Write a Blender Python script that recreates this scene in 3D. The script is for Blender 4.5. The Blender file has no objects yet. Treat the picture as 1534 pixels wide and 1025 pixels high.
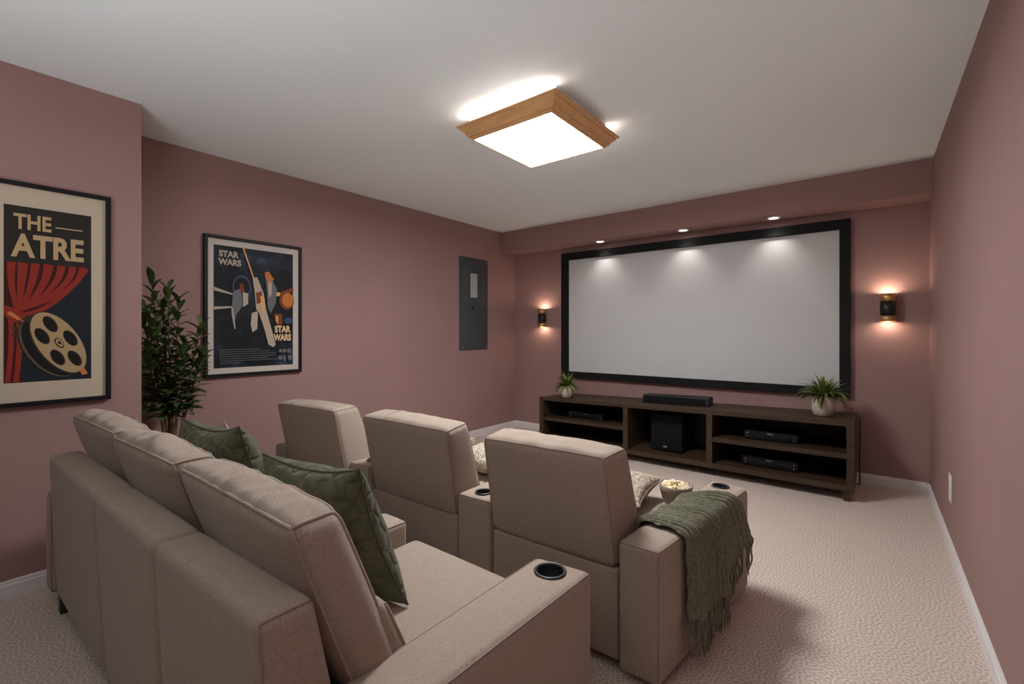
import bpy, bmesh, math, random
from mathutils import Vector, Matrix, noise
random.seed(7)
sc = bpy.context.scene
COL = sc.collection
PI = math.pi

# ------------------------------------------------------------------ camera, world, exposure
F_PX, YAW, CY, EYE = 682.11, 0.6674, 497.49, 1.4534
cam_d = bpy.data.cameras.new('camera'); cam = bpy.data.objects.new('camera', cam_d); COL.objects.link(cam)
cam.location = (0, 0, EYE); cam.rotation_euler = (PI/2, 0, YAW)
cam_d.sensor_fit = 'HORIZONTAL'; cam_d.sensor_width = 36.0; cam_d.lens = 36.0*F_PX/1534.0
cam_d.shift_y = (CY-512.5)/1534.0; cam_d.clip_start = 0.02
sc.camera = cam
sc.view_settings.view_transform = 'Standard'; sc.view_settings.look = 'None'
sc.view_settings.gamma = 1.0; sc.view_settings.use_curve_mapping = False
sc.view_settings.exposure = 0.16
W = bpy.data.worlds.new('world'); sc.world = W; W.use_nodes = True
W.node_tree.nodes['Background'].inputs[0].default_value = (1.0, 0.97, 0.95, 1)
W.node_tree.nodes['Background'].inputs[1].default_value = 0.05
LAMP_EMIT = 54.0      # diffuser of the ceiling fixture
TUBE_EMIT = 11.0      # fluorescent tubes leaking light above its frame
fl = bpy.data.lights.new('added_fill_light', 'AREA'); fl.shape = 'RECTANGLE'; fl.size = 2.4; fl.size_y = 1.0; fl.energy = 45; fl.color = (1.0, 1.0, 1.0)  # added fill behind the camera to lift the ceiling; no lamp stands there
flo = bpy.data.objects.new('added_fill_light', fl); COL.objects.link(flo); flo.location = (-1.0, -.9, 1.25); flo.rotation_euler = (PI-math.radians(9), 0, 0)
SCONCE_W = 3.0
SPOT_W = 7.0

# ------------------------------------------------------------------ room dimensions
H = 2.928; WR = 0.4146; WL = -4.3075; WP = -3.7116; YF = 5.2194; YB = 5.5427; YP = 0.8311; ZB = 2.63; BB = 0.0936
YREAR = -1.7

# ------------------------------------------------------------------ helpers
def lin(c):
    return tuple(((v/255)/12.92 if v/255 <= .04045 else ((v/255+.055)/1.055)**2.4) for v in c)
def tag(o, label, cat, group=None, kind=None):
    o['label'] = label; o['category'] = cat
    if group: o['group'] = group
    if kind: o['kind'] = kind
    return o
def empty(name, loc, label, cat, group=None):
    o = bpy.data.objects.new(name, None); COL.objects.link(o); o.location = loc; o.empty_display_size = .05
    return tag(o, label, cat, group)
def wloc(o):
    v = Vector((0, 0, 0))
    while o is not None: v += o.location; o = o.parent
    return v
def mk(name, bm, mats, parent=None, smooth=True, origin=None):
    """link a bmesh given in world coordinates as one mesh object"""
    base = wloc(parent) if parent is not None else Vector((0, 0, 0))
    if origin is None:
        origin = base
        if parent is None and len(bm.verts):
            xs = [v.co.x for v in bm.verts]; ys = [v.co.y for v in bm.verts]; zs = [v.co.z for v in bm.verts]
            origin = Vector(((min(xs)+max(xs))/2, (min(ys)+max(ys))/2, min(zs)))
    origin = Vector(origin)
    bmesh.ops.translate(bm, verts=bm.verts, vec=-origin)
    bmesh.ops.recalc_face_normals(bm, faces=bm.faces)
    me = bpy.data.meshes.new(name); bm.to_mesh(me); bm.free()
    if not isinstance(mats, (list, tuple)): mats = [mats]
    for m in mats: me.materials.append(m)
    if smooth:
        for p in me.polygons: p.use_smooth = True
    o = bpy.data.objects.new(name, me); COL.objects.link(o)
    if parent is not None: o.parent = parent
    o.location = origin-base
    return o
def struct(name, bm, m, smooth=False):
    o = mk(name, bm, m, None, smooth); o['kind'] = 'structure'; return o
def copy_tree(o, parent=None):
    c = o.copy(); COL.objects.link(c)
    if parent is not None: c.parent = parent
    for ch in list(o.children): copy_tree(ch, c)
    return c
def box(bm, a, b, mi=0):
    x0, y0, z0 = a; x1, y1, z1 = b
    vs = [bm.verts.new(p) for p in ((x0,y0,z0),(x1,y0,z0),(x1,y1,z0),(x0,y1,z0),(x0,y0,z1),(x1,y0,z1),(x1,y1,z1),(x0,y1,z1))]
    for f in ((0,3,2,1),(4,5,6,7),(0,1,5,4),(1,2,6,5),(2,3,7,6),(3,0,4,7)):
        bm.faces.new([vs[i] for i in f]).material_index = mi
def bbox(a, b, bev=0.003, seg=2):
    bm = bmesh.new(); box(bm, a, b)
    if bev: bmesh.ops.bevel(bm, geom=list(bm.edges), offset=bev, segments=seg, affect='EDGES', profile=.5)
    return bm
def tube(bm, pts, r, n=8, closed=False, cap=True, mi=0):
    pts = [Vector(p) for p in pts]; N = len(pts); rings = []
    rr = r if isinstance(r, (list, tuple)) else [r]*N
    up = None
    for i, p in enumerate(pts):
        t = (pts[(i+1) % N]-pts[i-1]) if closed else (pts[min(i+1, N-1)]-pts[max(i-1, 0)])
        if t.length < 1e-9: t = Vector((0, 0, 1))
        t.normalize()
        if up is None:
            up = Vector((0, 0, 1)) if abs(t.z) < .9 else Vector((1, 0, 0))
        up = (up-t*up.dot(t))
        if up.length < 1e-6: up = t.orthogonal()
        up.normalize(); s = t.cross(up)
        rings.append([bm.verts.new(p+rr[i]*(math.cos(2*PI*k/n)*up+math.sin(2*PI*k/n)*s)) for k in range(n)])
    for i in range(N if closed else N-1):
        A = rings[i]; B = rings[(i+1) % N]
        for k in range(n): bm.faces.new((A[k], A[(k+1) % n], B[(k+1) % n], B[k])).material_index = mi
    if cap and not closed:
        bm.faces.new(rings[0][::-1]).material_index = mi; bm.faces.new(rings[-1]).material_index = mi
def lathe(bm, prof, c=(0, 0, 0), n=32, mi=0, cap0=False, cap1=False):
    rings = [[bm.verts.new((c[0]+r*math.cos(2*PI*k/n), c[1]+r*math.sin(2*PI*k/n), c[2]+z)) for k in range(n)] for r, z in prof]
    for A, B in zip(rings, rings[1:]):
        for k in range(n): bm.faces.new((A[k], A[(k+1) % n], B[(k+1) % n], B[k])).material_index = mi
    if cap0: bm.faces.new(rings[0][::-1]).material_index = mi
    if cap1: bm.faces.new(rings[-1]).material_index = mi
def prism_x(bm, prof, x0, x1, mi=0):      # profile (y,z) swept along x
    A = [bm.verts.new((x0, y, z)) for y, z in prof]; B = [bm.verts.new((x1, y, z)) for y, z in prof]; n = len(prof)
    for i in range(n): bm.faces.new((A[i], A[(i+1) % n], B[(i+1) % n], B[i])).material_index = mi
    bm.faces.new(A[::-1]); bm.faces.new(B)

class RB:
    """rounded, optionally puffed hexahedron. C[(i,j,k)]: i left/right, j rear/front, k bottom/top"""
    def __init__(s, C, r=.03, puff=(0, 0, 0), fn=None):
        s.C = {k: Vector(v) for k, v in C.items()}; s.r = r; s.puff = puff; s.fn = fn
        def av(ax):
            t = 0
            for a in (0, 1):
                for b in (0, 1):
                    k0 = [a, b]; k0.insert(ax, 0); k1 = [a, b]; k1.insert(ax, 1)
                    t += (s.C[tuple(k1)]-s.C[tuple(k0)]).length
            return t/4
        s.L = [av(0), av(1), av(2)]
        s.r = min(r, .49*min(s.L))
    def tri(s, p):
        x, y, z = (p[i]/s.L[i] for i in range(3)); C = s.C; o = Vector((0, 0, 0))
        for i in (0, 1):
            for j in (0, 1):
                for k in (0, 1):
                    o += C[(i, j, k)]*((x if i else 1-x)*(y if j else 1-y)*(z if k else 1-z))
        return o
    def map(s, p, off=0.0):
        r = s.r; q = Vector([min(max(p[i], r), s.L[i]-r) for i in range(3)]); d = Vector(p)-q
        if d.length > 1e-9: d.normalize()
        w = q+d*(r+off)
        t = [max(0, min(1, w[i]/s.L[i])) for i in range(3)]
        sn = [max(0, math.sin(PI*v))**.7 for v in t]
        for i in range(3):
            if s.puff[i]:
                j, k = [(1, 2), (0, 2), (0, 1)][i]
                w[i] += s.puff[i]*(2*t[i]-1)*sn[j]*sn[k]
        if s.fn: w = w+s.fn(t, d)
        return s.tri(w)
    def build(s, bm, step=.04, mi=0):
        G = []
        for L in s.L:
            r = s.r; e = [r-r*math.tan(a*PI/180) for a in (45, 34, 22.5, 11)]
            m = max(1, int((L-2*r)/step)); inn = [r+(L-2*r)*i/m for i in range(m+1)]
            G.append(e+inn+[L-v for v in e[::-1]])
        cache = {}
        def V(p):
            key = tuple(round(v, 6) for v in p)
            if key not in cache: cache[key] = bm.verts.new(s.map(p))
            return cache[key]
        for ax in range(3):
            u, v = [(1, 2), (0, 2), (0, 1)][ax]
            for side in (0, s.L[ax]):
                for a in range(len(G[u])-1):
                    for b in range(len(G[v])-1):
                        q = []
                        for da, db in ((0, 0), (1, 0), (1, 1), (0, 1)):
                            p = [0, 0, 0]; p[ax] = side; p[u] = G[u][a+da]; p[v] = G[v][b+db]; q.append(V(p))
                        if len(set(q)) == 4: bm.faces.new(q).material_index = mi
    def edge_path(s, cs, off=.001, step=.02):
        pts = []
        for a, b in zip(cs, cs[1:]):
            A = Vector([a[i]*s.L[i] for i in range(3)]); B = Vector([b[i]*s.L[i] for i in range(3)])
            n = max(2, int((B-A).length/step))
            for i in range(n): pts.append(s.map(A.lerp(B, i/n), off))
        pts.append(s.map(Vector([cs[-1][i]*s.L[i] for i in range(3)]), off))
        return pts
def C8(rbl, rbr, fbl, fbr, rtl, rtr, ftl, ftr):
    return {(0,0,0): rbl, (1,0,0): rbr, (0,1,0): fbl, (1,1,0): fbr, (0,0,1): rtl, (1,0,1): rtr, (0,1,1): ftl, (1,1,1): ftr}
def CB(x0, x1, y0, y1, z0, z1):
    return C8((x0,y0,z0),(x1,y0,z0),(x0,y1,z0),(x1,y1,z0),(x0,y0,z1),(x1,y0,z1),(x0,y1,z1),(x1,y1,z1))
def soft(name, C, mat, parent, r=.03, puff=(0, 0, 0), fn=None, step=.04, pipes=(), pr=.0045, pmat=None):
    b = RB(C, r, puff, fn); bm = bmesh.new(); b.build(bm, step); o = mk(name, bm, mat, parent)
    if pipes:
        for cs in pipes:
            bm = bmesh.new(); tube(bm, b.edge_path(cs), pr, 6); mk('piping', bm, pmat or mat, o)
    return o

# ------------------------------------------------------------------ materials
def new_mat(name, col, rough=.6, metal=0, spec=.5):
    m = bpy.data.materials.new(name); m.use_nodes = True; b = m.node_tree.nodes['Principled BSDF']
    b.inputs['Base Color'].default_value = (*col, 1); b.inputs['Roughness'].default_value = rough
    b.inputs['Metallic'].default_value = metal; b.inputs['Specular IOR Level'].default_value = spec
    return m
def N(m, t, **kw):
    n = m.node_tree.nodes.new(t)
    for k, v in kw.items():
        if k in n.inputs: n.inputs[k].default_value = v
        else: setattr(n, k, v)
    return n
def L(m, a, b): m.node_tree.links.new(a, b)
def bsdf(m): return m.node_tree.nodes['Principled BSDF']
def coords(m, scale=(1, 1, 1), rot=(0, 0, 0)):
    t = N(m, 'ShaderNodeTexCoord'); mp = N(m, 'ShaderNodeMapping'); mp.inputs['Scale'].default_value = scale; mp.inputs['Rotation'].default_value = rot
    L(m, t.outputs['Object'], mp.inputs['Vector']); return mp.outputs['Vector']
def ramp(m, fac, stops):
    r = N(m, 'ShaderNodeValToRGB'); e = r.color_ramp.elements
    while len(e) < len(stops): e.new(.5)
    for el, (p, c) in zip(e, stops): el.position = p; el.color = (*c, 1)
    L(m, fac, r.inputs['Fac']); return r.outputs['Color']
def math_node(m, op, a, b=None):
    n = N(m, 'ShaderNodeMath', operation=op)
    if hasattr(a, 'links'): L(m, a, n.inputs[0])
    else: n.inputs[0].default_value = a
    if b is not None:
        if hasattr(b, 'links'): L(m, b, n.inputs[1])
        else: n.inputs[1].default_value = b
    return n.outputs[0]
def bump(m, h, strength, dist):
    b = N(m, 'ShaderNodeBump'); b.inputs['Strength'].default_value = strength; b.inputs['Distance'].default_value = dist
    L(m, h, b.inputs['Height']); L(m, b.outputs['Normal'], bsdf(m).inputs['Normal'])
def squiggle(m, vec, scale, freq, dim='3D'):
    """worm-like looping ridges: isotropic Gabor noise (2D) or the contour lines of a smooth noise field (3D)"""
    if dim == '2D':
        n = N(m, 'ShaderNodeTexGabor'); n.gabor_type = dim
        n.inputs['Scale'].default_value = scale; n.inputs['Frequency'].default_value = freq; n.inputs['Anisotropy'].default_value = 0
        L(m, vec, n.inputs['Vector']); return n.outputs['Value']
    n = N(m, 'ShaderNodeTexNoise'); n.inputs['Scale'].default_value = scale; n.inputs['Detail'].default_value = 0.5
    L(m, vec, n.inputs['Vector'])
    return math_node(m, 'ADD', math_node(m, 'MULTIPLY', math_node(m, 'SINE', math_node(m, 'MULTIPLY', n.outputs['Fac'], freq)), .5), .5)
def noise_tex(m, vec, scale, detail=3):
    n = N(m, 'ShaderNodeTexNoise'); n.inputs['Scale'].default_value = scale; n.inputs['Detail'].default_value = detail
    L(m, vec, n.inputs['Vector']); return n.outputs['Fac']
def squiggle_mat(name, dark, light, scale, freq, rough, bs, bd, lo=.25, hi=.8, grain=.12, dim='3D'):
    m = new_mat(name, light, rough, 0, .2); v = coords(m)
    h = squiggle(m, v, scale, freq, dim)
    g = noise_tex(m, v, 330, 2)
    f = math_node(m, 'ADD', h, math_node(m, 'MULTIPLY', math_node(m, 'SUBTRACT', g, .5), grain))
    L(m, ramp(m, f, [(lo, dark), (hi, light)]), bsdf(m).inputs['Base Color'])
    bump(m, f, bs, bd)
    bsdf(m).inputs['Sheen Weight'].default_value = .12; bsdf(m).inputs['Sheen Roughness'].default_value = .5
    return m

WALLC = (.345, .208, .193)
def wall_mat():
    m = new_mat('mauve_wall_paint', WALLC, .75, 0, .25); v = coords(m)
    f = noise_tex(m, v, 1.3, 2)
    L(m, ramp(m, f, [(.3, tuple(c*.96 for c in WALLC)), (.7, tuple(c*1.04 for c in WALLC))]), bsdf(m).inputs['Base Color'])
    bump(m, noise_tex(m, v, 260, 2), .06, .002); return m
M_WALL = wall_mat()
M_CEIL = new_mat('ceiling_paint', (.90, .97, 1.0), .9, 0, .1); bump(M_CEIL, noise_tex(M_CEIL, coords(M_CEIL), 190, 2), .08, .002)
M_CARPET = squiggle_mat('carpet_loops', (.455, .372, .314), (.69, .575, .495), 29, 1.7, .95, .45, .006, .36, .60, .25, '2D')
M_TRIM = new_mat('white_trim', (.78, .74, .73), .4)
M_SOFA = squiggle_mat('taupe_upholstery', (.318, .248, .196), (.372, .295, .236), 62, 34, .8, .16, .0015, .15, .7, .25)
M_PIPE = new_mat('taupe_piping', (.30, .235, .195), .8, 0, .2)
M_BLACK = new_mat('black_satin', (.012, .012, .013), .35)
M_FRAME = new_mat('black_frame', (.006, .006, .0065), .5, 0, .25)
M_VELVET = new_mat('black_velvet', (.006, .006, .0065), .75, 0, .3)
M_CUP = new_mat('cup_ring', (.055, .055, .057), .38, .4)
M_CUPIN = new_mat('cup_well', (.006, .006, .006), .6)
M_BRASS = new_mat('brass', (.66, .40, .16), .36, .75)
M_SCREEN = new_mat('projection_screen', (.60, .60, .595), .85, 0, .15)
def wood(name, a, b, rough, sx=(6, 6, 60), rot=(0, PI/2, 0)):
    m = new_mat(name, a, rough, 0, .35); v = coords(m, sx, rot)
    f = noise_tex(m, v, 1.6, 5)
    L(m, ramp(m, f, [(.3, a), (.7, b)]), bsdf(m).inputs['Base Color']); bump(m, f, .05, .002); return m
M_WALNUT = wood('dark_walnut', (.035, .020, .011), (.064, .037, .020), .5, (1.2, 22, 22), (0, 0, 0))
M_OAK = wood('honey_oak', (.60, .32, .135), (.76, .45, .21), .4, (3, 30, 30), (0, 0, 0))
def emis(name, col, s):
    m = new_mat(name, (.8, .8, .8)); b = bsdf(m); b.inputs['Emission Color'].default_value = (*col, 1); b.inputs['Emission Strength'].default_value = s; return m
M_DIFF = emis('lamp_diffuser', (.97, .985, 1), LAMP_EMIT)
M_TUBE = emis('lamp_tube', (.96, .985, 1), TUBE_EMIT)
M_DOWN = emis('downlight_lens', (1, .96, .92), 14)
M_BULB = emis('sconce_bulb', (1, .80, .58), 25)
M_MAT = new_mat('mat_board', (.52, .435, .335), .85, 0, .2)
M_MAT2 = new_mat('mat_board_pale', (.56, .49, .44), .85, 0, .2)
M_PANEL = new_mat('grey_panel_paint', (.066, .076, .080), .6, 0, .3)
M_LABEL = new_mat('paper_label', (.42, .43, .44), .7)
M_STEEL = new_mat('screw_steel', (.4, .4, .4), .35, 1)
M_GREY = new_mat('printed_grey', (.25, .25, .25), .6)
M_WHITEMARK = new_mat('white_mark', (.6, .6, .6), .5)
M_PLASTIC = new_mat('outlet_plastic', (.75, .72, .70), .35)
M_ELEC = new_mat('black_plastic', (.006, .0062, .007), .38, 0, .35)
M_CLOTHBLK = new_mat('speaker_cloth', (.007, .0072, .008), .9, 0, .2)
M_POT = new_mat('cream_ceramic', (.55, .47, .40), .5); 
M_SOIL = new_mat('soil', (.02, .014, .01), .95)
def leaf_mat(name, a, b):
    m = new_mat(name, a, .42, 0, .4); v = coords(m)
    L(m, ramp(m, noise_tex(m, v, 14, 2), [(.3, a), (.7, b)]), bsdf(m).inputs['Base Color']); return m
M_LEAF = leaf_mat('dark_leaf', (.028, .055, .014), (.075, .115, .028))
M_GRASS = leaf_mat('bright_leaf', (.06, .09, .012), (.20, .24, .05))
M_STEM = new_mat('brown_stem', (.16, .10, .055), .8)
def green_fabric():
    m = new_mat('sage_velvet', (.08, .083, .047), .7, 0, .25); v = coords(m)
    w = N(m, 'ShaderNodeTexVoronoi'); w.inputs['Scale'].default_value = 13; w.feature = 'DISTANCE_TO_EDGE'; L(m, v, w.inputs['Vector'])
    d = math_node(m, 'MINIMUM', w.outputs['Distance'], .18)
    f = math_node(m, 'ADD', math_node(m, 'MULTIPLY', d, 5), math_node(m, 'MULTIPLY', noise_tex(m, v, 70, 3), .35))
    L(m, ramp(m, noise_tex(m, v, 22, 4), [(.3, (.066, .068, .037)), (.7, (.112, .114, .068))]), bsdf(m).inputs['Base Color'])
    bump(m, f, .8, .009); bsdf(m).inputs['Sheen Weight'].default_value = .1; return m
M_GREEN = green_fabric()
M_GREENP = new_mat('sage_piping', (.060, .062, .034), .8)
M_KNIT = new_mat('sage_knit', (.13, .135, .085), .9, 0, .2)
_v = coords(M_KNIT); L(M_KNIT, ramp(M_KNIT, noise_tex(M_KNIT, _v, 60, 3), [(.3, (.105, .103, .064)), (.7, (.185, .178, .118))]), bsdf(M_KNIT).inputs['Base Color'])
bump(M_KNIT, noise_tex(M_KNIT, _v, 240, 2), .5, .003); bsdf(M_KNIT).inputs['Sheen Weight'].default_value = .3
def boucle(name, a, b):
    m = new_mat(name, a, .95, 0, .15); v = coords(m); f = noise_tex(m, v, 55, 3)
    L(m, ramp(m, f, [(.35, a), (.65, b)]), bsdf(m).inputs['Base Color']); bump(m, f, .9, .012); return m
M_BOUCLE = boucle('cream_boucle', (.27, .235, .17), (.56, .49, .39))
M_BLUSH = boucle('blush_linen', (.42, .33, .29), (.50, .40, .36))
M_BOWL = new_mat('stoneware_bowl', (.25, .20, .155), .6)
def popcorn_mat():
    m = new_mat('popcorn', (.8, .68, .45), .8); v = coords(m)
    L(m, ramp(m, noise_tex(m, v, 60, 2), [(.35, (.82, .60, .30)), (.6, (.88, .78, .60))]), bsdf(m).inputs['Base Color']); return m
M_POP = popcorn_mat()

# ------------------------------------------------------------------ room shell
bm = bmesh.new(); box(bm, (WL-.1, YREAR-.1, -.1), (WR+.1, YB+.1, 0)); struct('floor', bm, M_CARPET)
bm = bmesh.new(); box(bm, (WL-.1, YREAR-.1, H), (WR+.1, YB+.1, H+.1)); struct('ceiling', bm, M_CEIL)
bm = bmesh.new(); box(bm, (WR, YREAR, 0), (WR+.1, YB, H)); struct('wall_right', bm, M_WALL)
bm = bmesh.new(); box(bm, (WL-.1, YB, 0), (WR+.1, YB+.1, H)); struct('wall_back', bm, M_WALL)
bm = bmesh.new(); box(bm, (WL-.1, YP, 0), (WL, YB, H)); struct('wall_left', bm, M_WALL)
bm = bmesh.new(); box(bm, (WL-.1, YREAR, 0), (WP, YP, H)); struct('wall_left_front', bm, M_WALL)
bm = bmesh.new(); box(bm, (WL, YF, ZB), (WR, YB, H)); struct('ceiling_soffit', bm, M_WALL)
def base_prof(): return [(0, 0), (.014, 0), (.014, .068), (.010, .074), (.010, .084), (.006, BB), (0, BB)]
def baseboard(name, A, B, n):       # A->B along the wall foot, n = normal into the room
    bm = bmesh.new(); A = Vector((*A, 0)); B = Vector((*B, 0)); n = Vector((*n, 0)); pr = base_prof()
    P = [bm.verts.new(A+n*d+Vector((0, 0, z))) for d, z in pr]; Q = [bm.verts.new(B+n*d+Vector((0, 0, z))) for d, z in pr]
    for i in range(len(pr)): j = (i+1) % len(pr); bm.faces.new((P[i], P[j], Q[j], Q[i]))
    bm.faces.new(P[::-1]); bm.faces.new(Q)
    return struct(name, bm, M_TRIM)
baseboard('baseboard_right', (WR, YREAR), (WR, YB), (-1, 0))
baseboard('baseboard_back', (WL+.014, YB), (WR-.014, YB), (0, -1))
baseboard('baseboard_left', (WL, YP), (WL, YB), (1, 0))
baseboard('baseboard_left_front', (WP, YREAR), (WP, YP), (1, 0))

# ------------------------------------------------------------------ ceiling fixture
def ceiling_light():
    x0, x1, y0, y1 = -2.222, -1.415, 2.20, 3.045; zt, zb = 2.852, 2.775
    t = empty('ceiling_light', ((x0+x1)/2, (y0+y1)/2, H), 'large square oak framed ceiling light glowing white above the seats', 'ceiling light')
    # crown-like frame profile: (inset from outer edge, z)
    pr = [(0, zt), (.006, zt-.010), (.018, zt-.012), (.022, zt-.024), (.040, zt-.040), (.052, zt-.055), (.056, zt-.066), (.072, zt-.070), (.076, zb-.004), (.090, zb-.006), (.090, zt-.01), (.03, zt)]
    bm = bmesh.new(); rings = []
    for d, z in pr: rings.append([bm.verts.new(p) for p in ((x0+d, y0+d, z), (x1-d, y0+d, z), (x1-d, y1-d, z), (x0+d, y1-d, z))])
    for a in range(len(pr)):
        A = rings[a]; B = rings[(a+1) % len(pr)]
        for k in range(4): bm.faces.new((A[k], A[(k+1) % 4], B[(k+1) % 4], B[k]))
    mk('frame', bm, M_OAK, t, smooth=False)
    bm = bmesh.new(); box(bm, (x0+.088, y0+.088, zb+.001), (x1-.088, y1-.088, zb+.007)); mk('diffuser', bm, M_DIFF, t, smooth=False)
    bm = bmesh.new(); box(bm, (x0+.03, y0+.10, zt-.01), (x1-.06, y1-.10, H)); mk('housing', bm, M_CEIL, t, smooth=False)
    for y in (y0+.05, y1-.05):
        bm = bmesh.new(); tube(bm, [(x0+.06, y, zt+.016), (x1-(.09 if y < 2.5 else .05), y, zt+.016)], .010, 10); mk('light_tube', bm, M_TUBE, t)
    return t
ceiling_light()

# ------------------------------------------------------------------ soffit downlights
def downlight(x, y, label):
    t = empty('downlight', (x, y, ZB), label, 'downlight', 'recessed downlights above the screen')
    bm = bmesh.new(); lathe(bm, [(.066, 0), (.066, -.006), (.058, -.010), (.046, -.008), (.042, -.001)], (x, y, ZB), 32); mk('trim_ring', bm, M_TRIM, t)
    bm = bmesh.new(); lathe(bm, [(.001, -.0015), (.043, -.0015)], (x, y, ZB), 32); mk('lens', bm, M_DOWN, t)
    l = bpy.data.lights.new('downlight_lamp', 'SPOT'); l.energy = SPOT_W; l.color = (1, .94, .88); l.spot_size = math.radians(95); l.spot_blend = .9; l.shadow_soft_size = .03
    lo = bpy.data.objects.new('downlight_lamp', l); COL.objects.link(lo); lo.parent = t; lo.location = (0, 0, -.015); lo.rotation_euler = (math.radians(8), 0, 0)
    return t
for x, wh in ((-2.76, 'leftmost of the three small round downlights under the soffit, nearest the left sconce'), (-1.70, 'middle one of the three small round downlights under the soffit'), (-.785, 'rightmost of the three small round downlights under the soffit, nearest the right sconce')):
    downlight(x, 5.35, wh)

# ------------------------------------------------------------------ wall sconces
def sconce(x, zc, label):
    y = YB-.075; R = .056; z0 = zc-.129
    t = empty('wall_sconce', (x, YB, zc), label, 'wall sconce', 'black and brass sconces beside the screen')
    def shell(za, zb_, r):
        bm = bmesh.new(); lathe(bm, [(r-.004, za), (r, za), (r, zb_), (r-.004, zb_), (r-.004, za)], (x, y, z0), 40); return bm
    mk('lower_band', shell(0, .055, R), M_BRASS, t)
    mk('body', shell(.055, .185, R+.002), M_BLACK, t)
    mk('upper_band', shell(.185, .258, R), M_BRASS, t)
    bm = bbox((x-.03, YB-.024, zc-.05), (x+.03, YB, zc+.05), .004); mk('wall_plate', bm, M_BLACK, t)
    bm = bmesh.new(); lathe(bm, [(.001, .112), (R-.004, .112), (R-.004, .118), (.001, .118)], (x, y, z0), 40); mk('divider', bm, M_BLACK, t)
    for zz, s in ((.222, 1), (.038, -1)):
        bm = bmesh.new(); lathe(bm, [(.0005, -.016), (.01, -.013), (.014, 0), (.01, .013), (.0005, .016)], (x, y, z0+zz), 14); mk('bulb', bm, M_BULB, t)
        l = bpy.data.lights.new('sconce_lamp', 'POINT'); l.energy = SCONCE_W*(1.0 if s > 0 else .8); l.color = (1, .79, .62); l.shadow_soft_size = .02
        lo = bpy.data.objects.new('sconce_lamp', l); COL.objects.link(lo); lo.parent = t; lo.location = (0, y-YB, z0+zz+s*.02-zc)
sconce(-3.755, 1.66, 'black and brass cylinder sconce on the wall left of the screen')
sconce(.125, 1.68, 'black and brass cylinder sconce on the wall right of the screen, by the right wall')

# ------------------------------------------------------------------ projection screen
def screen():
    X0, X1, Z0, Z1 = -3.436, -.153, .820, 2.555; x0, x1, z0, z1 = -3.327, -.2425, .905, 2.4575
    t = empty('projection_screen', ((X0+X1)/2, YB, Z0), 'wide pale grey projection screen in a thick black frame on the back wall', 'projection screen')
    yf = YB-.065; bm = bmesh.new()
    O = [(X0, Z0), (X1, Z0), (X1, Z1), (X0, Z1)]; I = [(x0, z0), (x1, z0), (x1, z1), (x0, z1)]
    rings = []
    for pts, y in ((O, YB-.001), (O, yf+.004), ([(a+(.004 if a < -2 else -.004), b+(.004 if b < 1.5 else -.004)) for a, b in O], yf), ([(a-(.004 if a < -2 else -.004), b-(.004 if b < 1.5 else -.004)) for a, b in I], yf), (I, yf+.012), (I, YB-.02)):
        rings.append([bm.verts.new((a, y, b)) for a, b in pts])
    for A, B in zip(rings, rings[1:]):
        for k in range(4): bm.faces.new((A[k], A[(k+1) % 4], B[(k+1) % 4], B[k]))
    mk('frame', bm, M_VELVET, t, smooth=False)
    bm = bmesh.new(); box(bm, (x0-.003, YB-.03, z0-.003), (x1+.003, YB-.022, z1+.003)); mk('screen_fabric', bm, M_SCREEN, t, smooth=False)
screen()

# ------------------------------------------------------------------ framed posters
def pv(bm, pts, x, mi):
    """flat printed shape on a wall facing +x, pts = (y,z)"""
    f = bm.faces.new([bm.verts.new((x, y, z)) for y, z in pts]); f.material_index = mi
    f.normal_update()
    if f.normal.x < 0: f.normal_flip()
def ell(cy, cz, a, b, th, n=28):
    c, s = math.cos(th), math.sin(th)
    return [(cy+a*math.cos(t)*c-b*math.sin(t)*s, cz+a*math.cos(t)*s+b*math.sin(t)*c) for t in (2*PI*k/n for k in range(n))]
def text_pts(bm, body, x, y0, y1, z0, z1, mi, bold=.02):
    cu = bpy.data.curves.new('lettering', 'FONT'); cu.body = body; cu.size = 1; cu.offset = bold; cu.resolution_u = 4; cu.fill_mode = 'FRONT'
    o = bpy.data.objects.new('lettering', cu); COL.objects.link(o); bpy.context.view_layer.update()
    me = bpy.data.meshes.new_from_object(o.evaluated_get(bpy.context.evaluated_depsgraph_get()))
    xs = [v.co.x for v in me.vertices]; ys = [v.co.y for v in me.vertices]
    vs = [bm.verts.new((x, y0+(v.co.x-min(xs))/(max(xs)-min(xs))*(y1-y0), z0+(v.co.y-min(ys))/(max(ys)-min(ys))*(z1-z0))) for v in me.vertices]
    for p in me.polygons:
        try: bm.faces.new([vs[i] for i in p.vertices]).material_index = mi
        except ValueError: pass
    bpy.data.objects.remove(o); bpy.data.curves.remove(cu); bpy.data.meshes.remove(me)
def mk_flat(name, bm, mats, parent):      # like mk, but keeps the printed shapes' own facing
    base = wloc(parent); bmesh.ops.translate(bm, verts=bm.verts, vec=-base)
    for f in bm.faces:
        f.normal_update()
        if f.normal.x < 0: f.normal_flip()
    me = bpy.data.meshes.new(name); bm.to_mesh(me); bm.free()
    for m in mats: me.materials.append(m)
    o = bpy.data.objects.new(name, me); COL.objects.link(o); o.parent = parent; return o
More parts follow.
